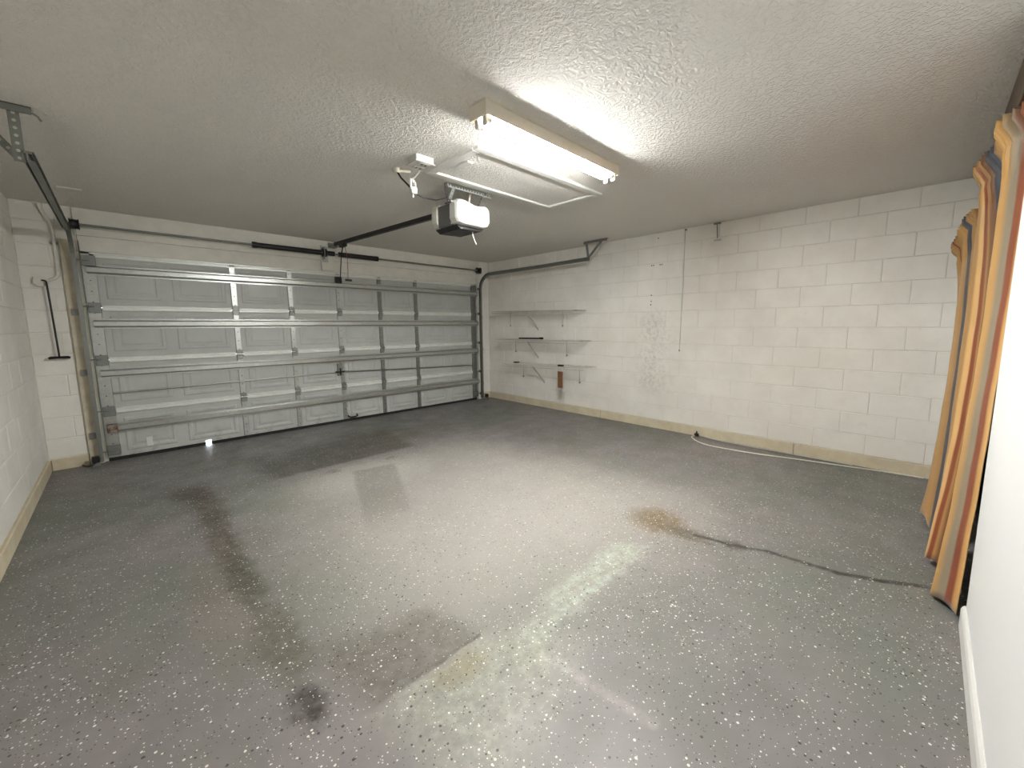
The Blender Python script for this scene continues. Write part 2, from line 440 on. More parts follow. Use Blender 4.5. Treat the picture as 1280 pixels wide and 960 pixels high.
wall_right = struct('wall_right', MB().box((W+0.006, YB-0.35, 0), (W+0.2, 0.2, H)), 'mortar')
wall_left = struct('wall_left', MB().box((L-0.2, YB-0.35, 0), (L-0.006, 0.2, H)), 'mortar')
wf = MB().box((L-0.2, 0.004, 0), (-0.03, 0.2, H)).box((DW+0.03, 0.004, 0), (W+0.2, 0.2, H)).box((-0.03, 0.004, DH+0.02), (DW+0.03, 0.2, H)).box((-0.04, 0.045, 0), (0.06, 0.2, H)).box((DW-0.06, 0.045, 0), (DW+0.04, 0.2, H)).box((0, 0.045, DH-0.06), (DW, 0.2, H))
wall_front = struct('wall_front', wf, 'board')

# concrete blocks: one mesh for each size, one object for each block
BM_CACHE = {}
GAP, CH = 0.0055, 0.004
def block_mesh(l, h):
    key = (round(l, 3), round(h, 3))
    if key not in BM_CACHE:
        a, b = l/2-GAP/2, h/2-GAP/2
        ring = lambda i, d: [(-a+i, d, -b+i), (a-i, d, -b+i), (a-i, d, b-i), (-a+i, d, b-i)]
        vs = ring(CH, 0) + ring(0, 0.0045) + ring(0, 0.03)
        fs = [(0, 1, 2, 3)] + [(i, i+4, (i+1) % 4+4, (i+1) % 4) for i in range(4)] + [(i+4, i+8, (i+1) % 4+8, (i+1) % 4+4) for i in range(4)]
        me = MB().add(vs, fs).mesh('block', 'block'); BM_CACHE[key] = me
    return BM_CACHE[key]
ROWS = [0.117] + [BZ0 + BH*i for i in range(11)] + [H]
def blocks(wall, s0, s1, place, phase):
    """place(s, z) -> location and z-rotation for a block whose face looks into the room"""
    for r in range(12):
        z0, z1 = ROWS[r], ROWS[r+1]
        k = 11 - r                      # row 0 is the lowest
        ph = phase + (0 if k % 2 == 0 else BL/2)
        c = [s0]; q = ph + math.ceil((s0-ph)/BL+1e-6)*BL
        while q < s1-1e-6: c.append(q); q += BL
        c.append(s1)
        for a, b in zip(c, c[1:]):
            if b-a < 0.03: continue
            o = bpy.data.objects.new('block', block_mesh(b-a, z1-z0)); COL.objects.link(o); o.parent = wall
            loc, rz = place((a+b)/2, (z0+z1)/2, random.uniform(-0.0012, 0.0008))
            o.location = loc; o.scale = (1+random.uniform(0, .010), 1, 1+random.uniform(0, .020)); o.rotation_euler = (random.uniform(-.0012, .0012), random.uniform(-.002, .002), rz+random.uniform(-.0012, .0012))
blocks(wall_right, YB, 0.0, lambda s, z, d: ((W+d, s, z), -math.pi/2), BY0-0.42*4)
blocks(wall_left, -6.25, 0.0, lambda s, z, d: ((L-d, s, z), math.pi/2), -0.10)
blocks(wall_front, L, -0.135, lambda s, z, d: ((s, d, z), 0.0), L+0.20)
blocks(wall_front, DW+0.11, W, lambda s, z, d: ((s, d, z), 0.0), W-0.11)

# curbs at the foot of the block walls
def curb(name, pieces):
    first = None
    for i, (a, b) in enumerate(pieces):
        mb = MB().rbox(a, b, 0.006)
        if i == 0: first = struct(name, mb, 'curb')
        else: mb.build('segment', 'curb', first)
curb('baseboard_right', [((W-0.016, -5.09, -0.02), (W+0.05, -2.6, 0.114)), ((W-0.016, -2.596, -0.02), (W+0.05, 0.0, 0.112)), ((W-0.016, YB, -0.02), (W+0.05, -5.094, 0.117))])
curb('baseboard_left', [((L-0.05, -3.2, -0.02), (L+0.016, -0.02, 0.112)), ((L-0.05, YB, -0.02), (L+0.016, -3.204, 0.112))])
curb('baseboard_front', [((L+0.016, -0.016, -0.02), (-0.135, 0.05, 0.112)), ((DW+0.11, -0.016, -0.02), (W-0.016, 0.05, 0.112))])

# header boards and jambs around the door
hd = struct('trim_1', MB().rbox((-0.02, -0.016, 2.302), (2.40, 0.01, H-0.002), 0.003), 'board')
MB().rbox((2.404, -0.016, 2.302), (4.83, 0.01, H-0.002), 0.003).build('board', 'board', hd)
MB().rbox((-0.02, -0.004, 2.15), (4.83, 0.01, 2.298), 0.002).build('board', 'board', hd)
pl = struct('trim_2', MB().rbox((2.235, -0.045, 2.165), (2.395, -0.014, 2.50), 0.004), 'board')
j1 = struct('trim_3', MB().rbox((-0.130, -0.03, 0.0), (-0.028, 0.02, 2.25), 0.006), 'jamb')
j2 = struct('trim_4', MB().rbox((DW+0.03, -0.03, 0.0), (DW+0.105, 0.02, 2.30), 0.006), 'board')

# near wall: white plastered wall, its baseboard and the curtained opening
wb = MB().box((L-0.2, YB-0.18, 0), (OPX, YB, H)).box((4.75, YB-0.18, 0), (W+0.2, YB, H)).box((OPX, YB-0.18, 2.34), (4.75, YB, H))
wall_back = struct('wall_back', wb, 'plaster')
bb = MB().prism([(YB, 0), (YB+0.016, 0), (YB+0.016, 0.085), (YB+0.011, 0.098), (YB+0.004, 0.105), (YB, 0.105)], L, OPX+0.0, 'x')
struct('baseboard_back', bb, 'trim_white')
tv = struct('trim_5', MB().rbox((2.75, YB, 2.36), (W-0.002, YB+0.028, H-0.006), 0.004), 'darkwood')
MB().rbox((2.75, YB, 2.27), (W-0.002, YB+0.014, 2.358), 0.003).build('board', 'tanwood', tv)

# glazed door behind the curtain
door2 = struct('door_2', MB().box((OPX, YB-0.18, 0.0), (OPX+0.07, YB-0.11, 2.34)).box((4.68, YB-0.18, 0), (4.75, YB-0.11, 2.34)).box((OPX+0.07, YB-0.18, 2.26), (4.68, YB-0.11, 2.34)).box((OPX+0.07, YB-0.18, 0.0), (4.68, YB-0.11, 0.06)).box((3.75, YB-0.18, 0.06), (3.82, YB-0.11, 2.26)), 'frame_dark')
MB().box((OPX+0.07, YB-0.15, 0.06), (3.75, YB-0.14, 2.26)).build('pane', 'glass', door2)
MB().box((3.82, YB-0.15, 0.06), (4.68, YB-0.14, 2.26)).build('pane', 'glass', door2)

# ------------------------------------------------------------------ sectional garage door
gd = thing('door_1', (DW/2, 0, 0), 'closed grey sectional garage door with four bright steel struts and panelled sections', 'garage door', kind='structure')
SH = DH/4
STX = [0.045, 1.22, 1.83, 2.44, 3.05, 3.66, DW-0.045]
STW = [0.09, 0.052, 0.052, 0.052, 0.052, 0.052, 0.09]
PX = [(0.045+0.055, 0.61), (0.61, 1.22-0.03)] + [(1.22+0.61*i+0.03, 1.22+0.61*(i+1)-0.03) for i in range(4)] + [(3.66+0.03, 4.27), (4.27, DW-0.10)]
holes = MB()
for s in range(4):
    z0, z1 = SH*s + (0.035 if s == 0 else 0.002), SH*(s+1)-0.002
    mb = MB()
    if s == 0:
        # the worn bottom edge has a small gap that lets daylight in
        mb.box((0.0, 0.0, z0), (0.806, 0.035, z1)).box((0.862, 0, z0), (DW, 0.035, z1)).box((0.806, 0, z0+0.02), (0.862, 0.035, z1))
    else:
        mb.box((0, 0, z0), (DW, 0.035, z1))
    sec = mb.build('section', 'door', gd)
    for i, (a, b) in enumerate(PX):
        m = 0.045; x0, x1 = a+m, b-m
        if b-a > 0.55 and i in (0, 1, 6, 7): x0, x1 = a+0.05, b-0.05
        p0, p1 = SH*s+0.085, SH*(s+1)-0.085
        R = lambda ins, y: [(x0+ins, y, p0+ins), (x1-ins, y, p0+ins), (x1-ins, y, p1-ins), (x0+ins, y, p1-ins)]
        vs = R(0, 0) + R(0.010, -0.006) + R(0.034, -0.006) + R(0.044, -0.001) + R(0.062, -0.001) + R(0.078, -0.005)
        fs = [(k*4+q, k*4+(q+1) % 4, k*4+4+(q+1) % 4, k*4+4+q) for k in range(5) for q in range(4)] + [(20, 21, 22, 23)]
        MB().add(vs, fs).build('panel', 'door', sec)
    for i, (cx, w) in enumerate(zip(STX, STW)):
        MB().prism([(cx-w/2-0.006, 0), (cx-w/2, -0.016), (cx+w/2, -0.016), (cx+w/2+0.006, 0)], z0+0.005, z1-0.004, 'z').build('stile', 'galv' if i < 4 else 'galv_dull', sec)  # brighter steel left, duller right: lamp reflection on the stiles put into the material
        for k in range(5):
            zz = z0 + (k+0.5)*(z1-z0)/5
            holes.tube([(cx, -0.0150, zz), (cx, -0.0166, zz)], 0.006, 6)
    if s < 3:
        zj = SH*(s+1)
        for i in range(6):
            a = STX[i]+STW[i]/2+0.012; b = STX[i+1]-STW[i+1]/2-0.012
            prof = [(0, zj-0.034), (-0.016, zj-0.030), (-0.020, zj-0.022), (-0.020, zj-0.006), (-0.014, zj-0.002), (-0.014, zj+0.003), (-0.020, zj+0.007), (-0.020, zj+0.020), (-0.014, zj+0.027), (0, zj+0.030)]
            MB().prism(prof, a, b, 'x').build('rail', 'rail', sec)
tag(holes.build('punched_hole', 'black', gd), kind='stuff')
# top edge rail
MB().prism([(0, 2.100), (-0.022, 2.100), (-0.022, 2.112), (-0.016, 2.116), (-0.016, 2.128), (-0.022, 2.132), (-0.022, 2.145), (0, 2.145)], 0.06, DW-0.04, 'x').build('rail', 'rail', gd)
# four struts
def strut(z, mat, x0=0.03, x1=DW+0.025, hh=0.037):
    prof = [(-0.017, z-hh-0.016), (-0.024, z-hh-0.016), (-0.024, z-hh), (-0.066, z-hh+0.010), (-0.070, z-hh+0.016), (-0.070, z+hh-0.016), (-0.066, z+hh-0.010), (-0.024, z+hh), (-0.024, z+hh+0.016), (-0.017, z+hh+0.016)]
    return MB().prism(prof, x0, x1, 'x').build('strut', mat, gd)
for z, m in ((1.972, 'galv'), (1.437, 'galv'), (0.931, 'galv'), (0.354, 'galv')): strut(z, m)
tag(MB().rbox((0.02, -0.078, 0.310), (0.10, -0.015, 0.398), 0.004).build('end_bracket', 'rust', gd), 'rusty end bracket on the lowest strut')
# hinges with pins
for s in (1, 2, 3):
    zj = SH*s
    for cx in STX[1:-1]:
        hg = MB().rbox((cx-0.03, -0.022, zj-0.06), (cx+0.03, -0.016, zj+0.05), 0.002).build('hinge', 'galv_dull', gd)
        MB().tube([(cx-0.034, -0.028, zj), (cx+0.034, -0.028, zj)], 0.009, 8).build('pin', 'chrome', hg)
    for cx, sx in ((0.05, -1), (DW-0.05, 1)):
        hg = MB().rbox((cx-0.045, -0.03, zj-0.055), (cx+0.045, -0.016, zj+0.05), 0.003).build('hinge', 'galv_dull', gd)
        MB().tube([(cx, -0.055, zj+0.01), (cx+sx*0.10, -0.055, zj+0.01)], 0.006, 6).tube([(cx+sx*0.085, -0.055, zj+0.01), (cx+sx*0.105, -0.055, zj+0.01)], 0.022, 12).build('roller', 'galv_dull', hg)
for cx, sx, zz, nm in ((0.05, -1, 2.06, 'top_bracket'), (DW-0.05, 1, 2.06, 'top_bracket'), (0.05, -1, 0.12, 'bottom_bracket'), (DW-0.05, 1, 0.12, 'bottom_bracket')):
    hg = MB().rbox((cx-0.05, -0.05, zz-0.05), (cx+0.05, -0.012, zz+0.05), 0.003).build(nm, 'galv_dull', gd)
    MB().tube([(cx, -0.06, zz), (cx+sx*0.10, -0.06, zz)], 0.006, 6).tube([(cx+sx*0.085, -0.06, zz), (cx+sx*0.105, -0.06, zz)], 0.022, 12).build('roller', 'galv_dull', hg)
# bottom seal with a notch
MB().box((0.0, -0.004, 0.0), (0.806, 0.03, 0.036)).box((0.862, -0.004, 0.0), (DW, 0.03, 0.036)).build('bottom_seal', 'seal', gd)
# lock bars, lock plate and handles
MB().tube([(0.10, -0.030, 0.72), (2.37, -0.030, 0.745)], 0.009, 8).build('lock_bar', 'galv', gd)
MB().tube([(2.42, -0.030, 0.745), (3.3, -0.030, 0.71), (4.78, -0.030, 0.665)], 0.009, 8).build('lock_bar', 'galv_dull', gd)
lk = MB().rbox((2.355, -0.035, 0.69), (2.43, -0.016, 0.86), 0.004).build('lock_plate', 'galv_dull', gd)
MB().rbox((2.32, -0.055, 0.735), (2.45, -0.034, 0.757), 0.004).tube([(2.392, -0.05, 0.70), (2.392, -0.05, 0.80)], 0.01, 8).build('latch', 'black', lk)
MB().tube([(2.47, 0.0, 0.085), (2.475, -0.035, 0.072), (2.50, -0.045, 0.062), (2.57, -0.045, 0.062), (2.60, -0.035, 0.072), (2.605, 0.0, 0.085)], 0.011, 8).build('lift_handle', 'black', gd)
MB().rbox((2.45, -0.010, 0.13), (2.475, 0.0, 0.21), 0.002).rbox((0.30, -0.010, 0.10), (0.35, 0.0, 0.20), 0.002).build('patch_plate', 'rail', gd)
MB().tube([(0.0, -0.03, 2.12), (-0.004, -0.03, 2.25)], 0.004, 6).build('stop_rod', 'black', gd)
db = MB().rbox((2.40, -0.085, 1.995), (2.475, -0.016, 2.085), 0.005).build('arm_bracket', 'black', gd)

# ------------------------------------------------------------------ door tracks
def track(name, x, sx, ye, label, hanger, mat):
    """sx: +1 when the open side of the channel looks to +x; ye: rear end of the horizontal run"""
    t = thing(name, (x, -0.08, 0), label, 'door track', 'side tracks of the garage door')
    prof = [(-sx*0.016, -0.026), (sx*0.014, -0.026), (sx*0.014, -0.021), (-sx*0.010, -0.021), (-sx*0.010, 0.021), (sx*0.014, 0.021), (sx*0.014, 0.026), (-sx*0.016, 0.026)]
    def sweep(path):
        mb = MB(); n = len(prof); vs = []
        for i, q in enumerate(path):
            q = Vector(q); d = Vector(path[min(i+1, len(path)-1)]) - Vector(path[max(i-1, 0)]); d.normalize()
            nn = Vector((0, d.z, -d.y))     # in-plane normal
            for a, b in prof: vs.append(q + Vector((a, 0, 0)) + nn*b)
        fs = [(i*n+k, i*n+(k+1) % n, (i+1)*n+(k+1) % n, (i+1)*n+k) for i in range(len(path)-1) for k in range(n)]
        fs += [tuple(range(n-1, -1, -1)), tuple((len(path)-1)*n+k for k in range(n))]
        return mb.add(vs, fs)
    R = 0.27; zt = 2.305
    sweep([(x, -0.08, 0.03), (x, -0.08, 1.0), (x, -0.08, zt-R)]).build('vertical_rail', mat, t)
    arc = [(x, -0.08-R+R*math.cos(a), zt-R+R*math.sin(a)) for a in [math.pi/2*i/10 for i in range(11)]]
    sweep(arc).build('curved_rail', mat, t)
    sweep([(x, -0.08-R, zt), (x, -1.4, zt), (x, ye, zt+0.01)]).build('horizontal_rail', mat, t)
    # stiffening angle on top of the horizontal run
    MB().box((x-sx*0.030, -0.35, zt+0.024), (x+sx*0.004, ye, zt+0.030)).box((x-sx*0.030, -0.35, zt-0.012), (x-sx*0.0262, ye, zt+0.030)).build('stiffener', 'galv_dull', t)
    for z in (0.30, 0.95, 1.55):
        MB().rbox((x-sx*0.02, -0.055, z-0.03), (x-sx*0.065, -0.030, z+0.03), 0.002).build('jamb_bracket', 'galv_dull', t)
    hanger(t)
    return t
def perforated(mb, hm, a, b, w, th, up, n):
    a, b = Vector(a), Vector(b)
    mb.beam(a, b, w, th, up)
    d = (b-a); nrm = Vector(up).normalized()
    for i in range(n):
        q = a + d*((i+0.5)/n)
        hm.tube([q-nrm*(th/2+0.0007), q+nrm*(th/2+0.0007)], w*0.20, 6)
def hang_left(t):
    mb, hm = MB(), MB()
    perforated(mb, hm, (-0.085, -2.50, 2.28), (-0.085, -2.50, H-0.02), 0.042, 0.003, (0, 1, 0), 7)
    h = mb.build('hanger_strap', 'galv_dull', t)
    tag(hm.build('punched_hole', 'opener_light', h), kind='stuff')
    mb, hm = MB(), MB()
    perforated(mb, hm, (-0.085, -2.46, 2.30), (-0.26, -2.46, H-0.02), 0.036, 0.003, (0, 1, 0), 7)
    h = mb.build('hanger_strap', 'galv_dull', t)
    tag(hm.build('punched_hole', 'opener_light', h), kind='stuff')
    MB().box((-0.32, -2.52, H-0.038), (-0.02, -2.516, H)).box((-0.32, -2.52, H-0.004), (-0.02, -2.48, H)).build('ceiling_angle', 'galv_dull', t)
    MB().tube([(-0.02, -2.50, H-0.02), (0.0, -2.49, H-0.03), (0.01, -2.49, H-0.05)], 0.005, 6).build('bolt', 'galv_dull', t)
def hang_right(t):
    mb = MB()
    mb.beam((4.99, -2.50, 2.30), (4.99, -2.46, H-0.02), 0.036, 0.004, (1, 0, 0))
    mb.build('hanger_strap', 'galv_dull', t); mb = MB()
    mb.beam((4.985, -2.48, 2.32), (4.985, -2.72, H-0.02), 0.036, 0.004, (1, 0, 0))
    mb.build('hanger_strap', 'galv_dull', t)
    MB().box((4.97, -2.42, H-0.036), (4.974, -2.82, H)).box((4.97, -2.42, H-0.004), (5.008, -2.82, H)).build('ceiling_angle', 'galv_dull', t)
track('door_track', -0.045, 1, -2.51, 'steel door track on the left jamb, curving back under the ceiling', hang_left, 'galv_dull')
track('door_track', DW+0.07, -1, -2.51, 'steel door track beside the wire shelves, ending at a hanger on the ceiling', hang_right, 'galv_dull')

# ------------------------------------------------------------------ torsion spring assembly
ts = thing('torsion_spring', (2.44, -0.12, 2.38), 'long torsion shaft with two black coil springs above the garage door', 'spring')
MB().tube([(-0.09, -0.12, 2.385), (DW+0.06, -0.12, 2.385)], 0.0125, 10).build('shaft', 'galv_dull', ts)
def coil(x0, x1, r):
    pts_r = []; n = int((x1-x0)/0.012); path = []
    for i in range(n*2+1):
        path.append((x0+(x1-x0)*i/(n*2), -0.12, 2.385)); pts_r.append(r if i % 2 == 0 else r-0.004)
    return MB().tube(path, pts_r, 12)
coil(1.47, 2.21, 0.034).build('coil_spring', 'black', ts)
coil(2.44, 2.97, 0.034).build('coil_spring', 'black', ts)
coil(2.28, 2.38, 0.032).build('coil_spring', 'black', ts)
MB().tube([(1.43, -0.12, 2.385), (1.475, -0.12, 2.385)], 0.037, 12).build('winding_cone', 'black', ts)
MB().tube([(2.96, -0.12, 2.385), (3.0, -0.12, 2.385)], 0.036, 12).build('winding_cone', 'black', ts)
MB().tube([(2.225, -0.12, 2.385), (2.235, -0.12, 2.385)], 0.055, 12).tube([(2.26, -0.12, 2.385), (2.272, -0.12, 2.385)], 0.055, 12).build('spring_flange', 'black', ts)
MB().box((2.242, -0.165, 2.30), (2.248, -0.046, 2.46)).box((2.242, -0.052, 2.27), (2.32, -0.046, 2.48)).build('center_plate', 'galv', ts)
for cx in (-0.005, DW+0.005):
    dr = MB().tube([(cx-0.035, -0.12, 2.385), (cx-0.028, -0.12, 2.385), (cx-0.026, -0.12, 2.385), (cx+0.022, -0.12, 2.385), (cx+0.03, -0.12, 2.385)], [0.052, 0.052, 0.045, 0.045, 0.054], 16).build('cable_drum', 'black', ts)
    MB().tube([(cx, -0.073, 2.385), (cx, -0.072, 1.2), (cx, -0.066, 0.12)], 0.0022, 5).build('lift_cable', 'galv_dull', ts)
for cx in (-0.075, DW+0.045):
    MB().box((cx-0.003, -0.16, 2.33), (cx+0.003, -0.014, 2.43)).build('bearing_plate', 'galv_dull', ts)

# ------------------------------------------------------------------ garage door opener
go = thing('garage_door_opener', (2.44, -2.95, H), 'grey and white garage door opener hanging by perforated straps below the attic hatch', 'door opener')
body = MB().rbox((2.275, -3.06, 2.252), (2.61, -2.86, 2.432), 0.012, 2).build('motor_housing', 'opener_grey', go)
MB().rbox((2.36, -3.00, 2.300), (2.52, -2.90, 2.460), 0.01, 2).build('top_vent', 'black', body)
def lens(y0, y1, name, mat):
    # rounded light cover: outline in x-z swept from y0 to y1 with chamfered far edge
    out = [(2.262, 2.30), (2.285, 2.262), (2.335, 2.248), (2.545, 2.248), (2.600, 2.262), (2.628, 2.30), (2.628, 2.395), (2.612, 2.425), (2.58, 2.438), (2.53, 2.430), (2.46, 2.424), (2.40, 2.440), (2.33, 2.452), (2.285, 2.446), (2.264, 2.420)]
    cx, cz = 2.445, 2.345
    rings = [(y0, 1.0), (y0+(y1-y0)*0.72, 1.0), (y0+(y1-y0)*0.92, 0.95), (y1, 0.86)]
    vs = [(cx+(a-cx)*s, y, cz+(b-cz)*s) for y, s in rings for a, b in out]; n = len(out)
    fs = [(i*n+k, i*n+(k+1) % n, (i+1)*n+(k+1) % n, (i+1)*n+k) for i in range(3) for k in range(n)] + [tuple(range(n)), tuple(3*n+k for k in range(n))]
    mb = MB().add(vs, fs, False); return mb.build(name, mat, go)
lens(-3.06, -3.165, 'light_cover', 'plastic_white')
lens(-2.86, -2.76, 'light_cover', 'opener_light')
MB().prism([(2.30, 2.252), (2.345, 2.222), (2.575, 2.232), (2.60, 2.252)], -3.10, -2.78, 'y').build('base_plate', 'black', go)
rl = MB().beam((2.42, -2.78, 2.425), (2.37, -0.20, 2.50), 0.036, 0.045).build('rail', 'black', go)
MB().box((2.33, -0.21, 2.47), (2.42, -0.05, 2.476)).box((2.33, -0.054, 2.47), (2.42, -0.048, 2.54)).build('header_bracket', 'galv_dull', rl)
MB().rbox((2.355, -0.52, 2.435), (2.405, -0.36, 2.482), 0.004).build('trolley', 'black', rl)
MB().beam((2.385, -0.42, 2.44), (2.40, -0.30, 2.33), 0.008, 0.03).beam((2.40, -0.31, 2.34), (2.445, -0.10, 2.03), 0.008, 0.026).build('door_arm', 'black', go)
rc = MB().tube([(2.40, -0.45, 2.44), (2.42, -0.455, 2.30), (2.42, -0.455, 2.12), (2.415, -0.45, 2.02)], 0.004, 6).build('release_cord', 'red', go)
MB().rbox((2.375, -0.465, 1.995), (2.465, -0.445, 2.02), 0.006).build('release_handle', 'black', rc)
mb, hm = MB(), MB()
perforated(mb, hm, (2.21, -3.118, H-0.020), (2.68, -3.118, H-0.020), 0.034, 0.004, (0, 1, 0), 16)
mb.box((2.21, -3.12, H-0.004), (2.68, -3.08, H))
ca = mb.build('ceiling_angle', 'galv', go)
tag(hm.build('punched_hole', 'black', ca), kind='stuff')
mb, hm = MB(), MB()
perforated(mb, hm, (2.275, -3.123, H-0.02), (2.262, -3.05, 2.425), 0.028, 0.003, (0, 1, 0), 5)
st = mb.build('hanger_strap', 'galv', go)
tag(hm.build('punched_hole', 'black', st), kind='stuff')
mb, hm = MB(), MB()
perforated(mb, hm, (2.585, -3.123, H-0.02), (2.560, -3.05, 2.43), 0.028, 0.003, (1, 0, 0), 5)
st = mb.build('hanger_strap', 'galv', go)
tag(hm.build('punched_hole', 'black', st), kind='stuff')
for a, b in (((2.262, -3.066, 2.43), (2.262, -3.10, 2.43)), ((2.585, -3.13, H-0.02), (2.585, -3.145, H-0.02)), ((2.275, -3.13, H-0.02), (2.275, -3.145, H-0.02))):
    MB().tube([a, b], 0.011, 8).build('bolt', 'chrome', go)
MB().tube([(2.52, -3.03, 2.26), (2.525, -3.035, 2.20), (2.54, -3.04, 2.155), (2.555, -3.045, 2.125)], 0.005, 6).build('antenna_wire', 'cord_white', go)
MB().tube([(2.50, -3.02, 2.43), (2.50, -3.025, 2.50), (2.51, -3.03, H-0.01)], 0.008, 6).build('sensor_wire', 'cord_white', go)
MB().tube([(2.26, -3.0, 2.43), (2.33, -3.06, 2.470), (2.45, -3.07, 2.455), (2.54, -3.06, 2.435), (2.45, -3.04, 2.44)], 0.005, 6).build('wire_loop', 'black', go)
MB().tube([(1.835, -3.21, 2.40), (1.862, -3.20, 2.385), (1.93, -3.2, 2.365), (2.05, -3.19, 2.375), (2.16, -3.16, 2.42), (2.23, -3.12, 2.43), (2.30, -3.02, 2.42)], 0.005, 6).build('power_cord', 'black', go)
MB().tube([(2.19, -3.11, H-0.01), (2.19, -3.11, 2.50), (2.215, -3.10, 2.44), (2.26, -3.06, 2.425)], 0.004, 6).build('bell_wire', 'black', go)

# ------------------------------------------------------------------ ceiling outlet with a coiled white cord
co = thing('ceiling_outlet', (1.81, -3.38, H), 'white double outlet box screwed to the ceiling beside the attic hatch', 'outlet')
MB().rbox((1.735, -3.45, H-0.045), (1.875, -3.33, H), 0.005).build('box', 'plastic_white', co)
fp = MB().rbox((1.725, -3.462, H-0.054), (1.885, -3.318, H-0.045), 0.004).build('face_plate', 'plastic_white', co)
for dy in (-3.425, -3.352):
    MB().rbox((1.765, dy-0.024, H-0.058), (1.845, dy+0.024, H-0.0535), 0.004).build('socket', 'opener_light', fp)
    MB().box((1.785, dy-0.012, H-0.0592), (1.795, dy+0.010, H-0.0575)).build('slot', 'black', fp)
    MB().box((1.815, dy-0.012, H-0.0592), (1.825, dy+0.010, H-0.0575)).build('slot', 'black', fp)
cc = thing('coiled_cord', (1.82, -3.24, 2.42), 'white cord knotted into a hanging bundle below the ceiling outlet', 'cord')
MB().tube([(1.835, -3.335, H-0.05), (1.84, -3.30, 2.50), (1.815, -3.24, 2.45)], 0.004, 6).build('lead', 'cord_white', cc)
lp = []
for i in range(61):
    a = i/60*2*math.pi*3.0
    lp.append((1.822+0.022*math.cos(a)+0.004*math.sin(i*1.7), -3.24+0.014*math.sin(a*0.9+i*0.05), 2.425+0.045*math.sin(a+0.25*math.sin(i))))
MB().tube(lp, 0.006, 6).build('loop', 'cord_white', cc)
MB().rbox((1.80, -3.262, 2.360), (1.848, -3.222, 2.410), 0.006).build('plug', 'plastic_white', cc)
MB().tube([(1.822, -3.24, 2.362), (1.820, -3.24, 2.335)], 0.006, 6).build('tail', 'cord_white', cc)
cn = thing('conduit_stub', (1.80, -3.11, H), 'short white conduit stub with a black cable beside the ceiling outlet', 'conduit')
MB().tube([(1.755, -3.085, H-0.018), (1.86, -3.15, H-0.018)], 0.012, 8).build('pipe', 'white_metal', cn)
MB().tube([(1.775, -3.10, H), (1.775, -3.10, H-0.035)], 0.024, 10).build('collar', 'white_metal', cn)
MB().tube([(1.775, -3.11, H-0.03), (1.785, -3.14, 2.49), (1.80, -3.18, 2.45), (1.822, -3.215, 2.405)], 0.007, 6).build('cable', 'black', cn)

# ------------------------------------------------------------------ fluorescent fixture
fl = thing('fluorescent_light', (2.28, -4.23, H), 'lit two-tube fluorescent strip light fixed to the textured ceiling', 'light')
hx0, hx1, hy = 1.655, 2.905, -4.232
MB().prism([(hy-0.066, H), (hy-0.066, H-0.0742), (hy-0.062, H-0.0742), (hy-0.050, H-0.054), (hy+0.050, H-0.054), (hy+0.062, H-0.0742), (hy+0.066, H-0.0742), (hy+0.066, H)], hx0, hx1, 'x').build('housing', 'beige_metal', fl)
MB().box((hx0-0.003, hy-0.071, H-0.006), (hx1+0.003, hy+0.071, H)).build('mounting_flange', 'beige_metal', fl)
for ex in (hx0, hx1):
    s = 1 if ex == hx0 else -1
    MB().prism([(hy-0.068, H-0.002), (hy-0.068, H-0.0755), (hy+0.068, H-0.0755), (hy+0.068, H-0.002)], ex-s*0.006, ex+s*0.004, 'x').build('end_cap', 'beige_metal', fl)
    for dy in (-0.032, 0.032):
        MB().rbox((ex+s*0.008, hy+dy-0.016, H-0.114), (ex+s*0.028, hy+dy+0.016, H-0.050), 0.005).build('lamp_holder', 'plastic_white', fl)
for dy in (-0.032, 0.032):
    tb = MB().tube([(hx0+0.055, hy+dy, H-0.0764), (hx1-0.055, hy+dy, H-0.0764)], 0.017, 12).build('tube', 'tube', fl)
    MB().tube([(hx0+0.028, hy+dy, H-0.0764), (hx0+0.056, hy+dy, H-0.0764)], 0.0172, 12).build('metal_cap', 'opener_light', tb)
    MB().tube([(hx1-0.056, hy+dy, H-0.0764), (hx1-0.028, hy+dy, H-0.0764)], 0.0172, 12).build('metal_cap', 'opener_light', tb)

# ------------------------------------------------------------------ attic hatch
ah = thing('attic_hatch', (2.655, -3.53, H), 'white framed attic hatch with textured panel in the ceiling', 'hatch')
ax0, ax1, ay0, ay1 = 1.955, 3.357, -3.85, -3.20
def hatch_strip(a0, a1, b0, b1):
    return MB().rbox((a0, b0, H-0.020), (a1, b1, H+0.001), 0.006, 1)
hatch_strip(ax0, ax1, ay0, ay0+0.062).build('frame_strip', 'trim_white', ah)
hatch_strip(ax0, ax1, ay1-0.062, ay1).build('frame_strip', 'trim_white', ah)
hatch_strip(ax0, ax0+0.062, ay0+0.063, ay1-0.063).build('frame_strip', 'trim_white', ah)
hatch_strip(ax1-0.062, ax1, ay0+0.063, ay1-0.063).build('frame_strip', 'trim_white', ah)
MB().rbox((ax0+0.062, ay0+0.062, H-0.006), (ax1-0.062, ay1-0.062, H+0.001), 0.002).build('panel', 'ceiling', ah)
MB().rbox((2.055, -3.60, H-0.016), (2.105, -3.46, H-0.006), 0.004).build('pull_tab', 'trim_white', ah)

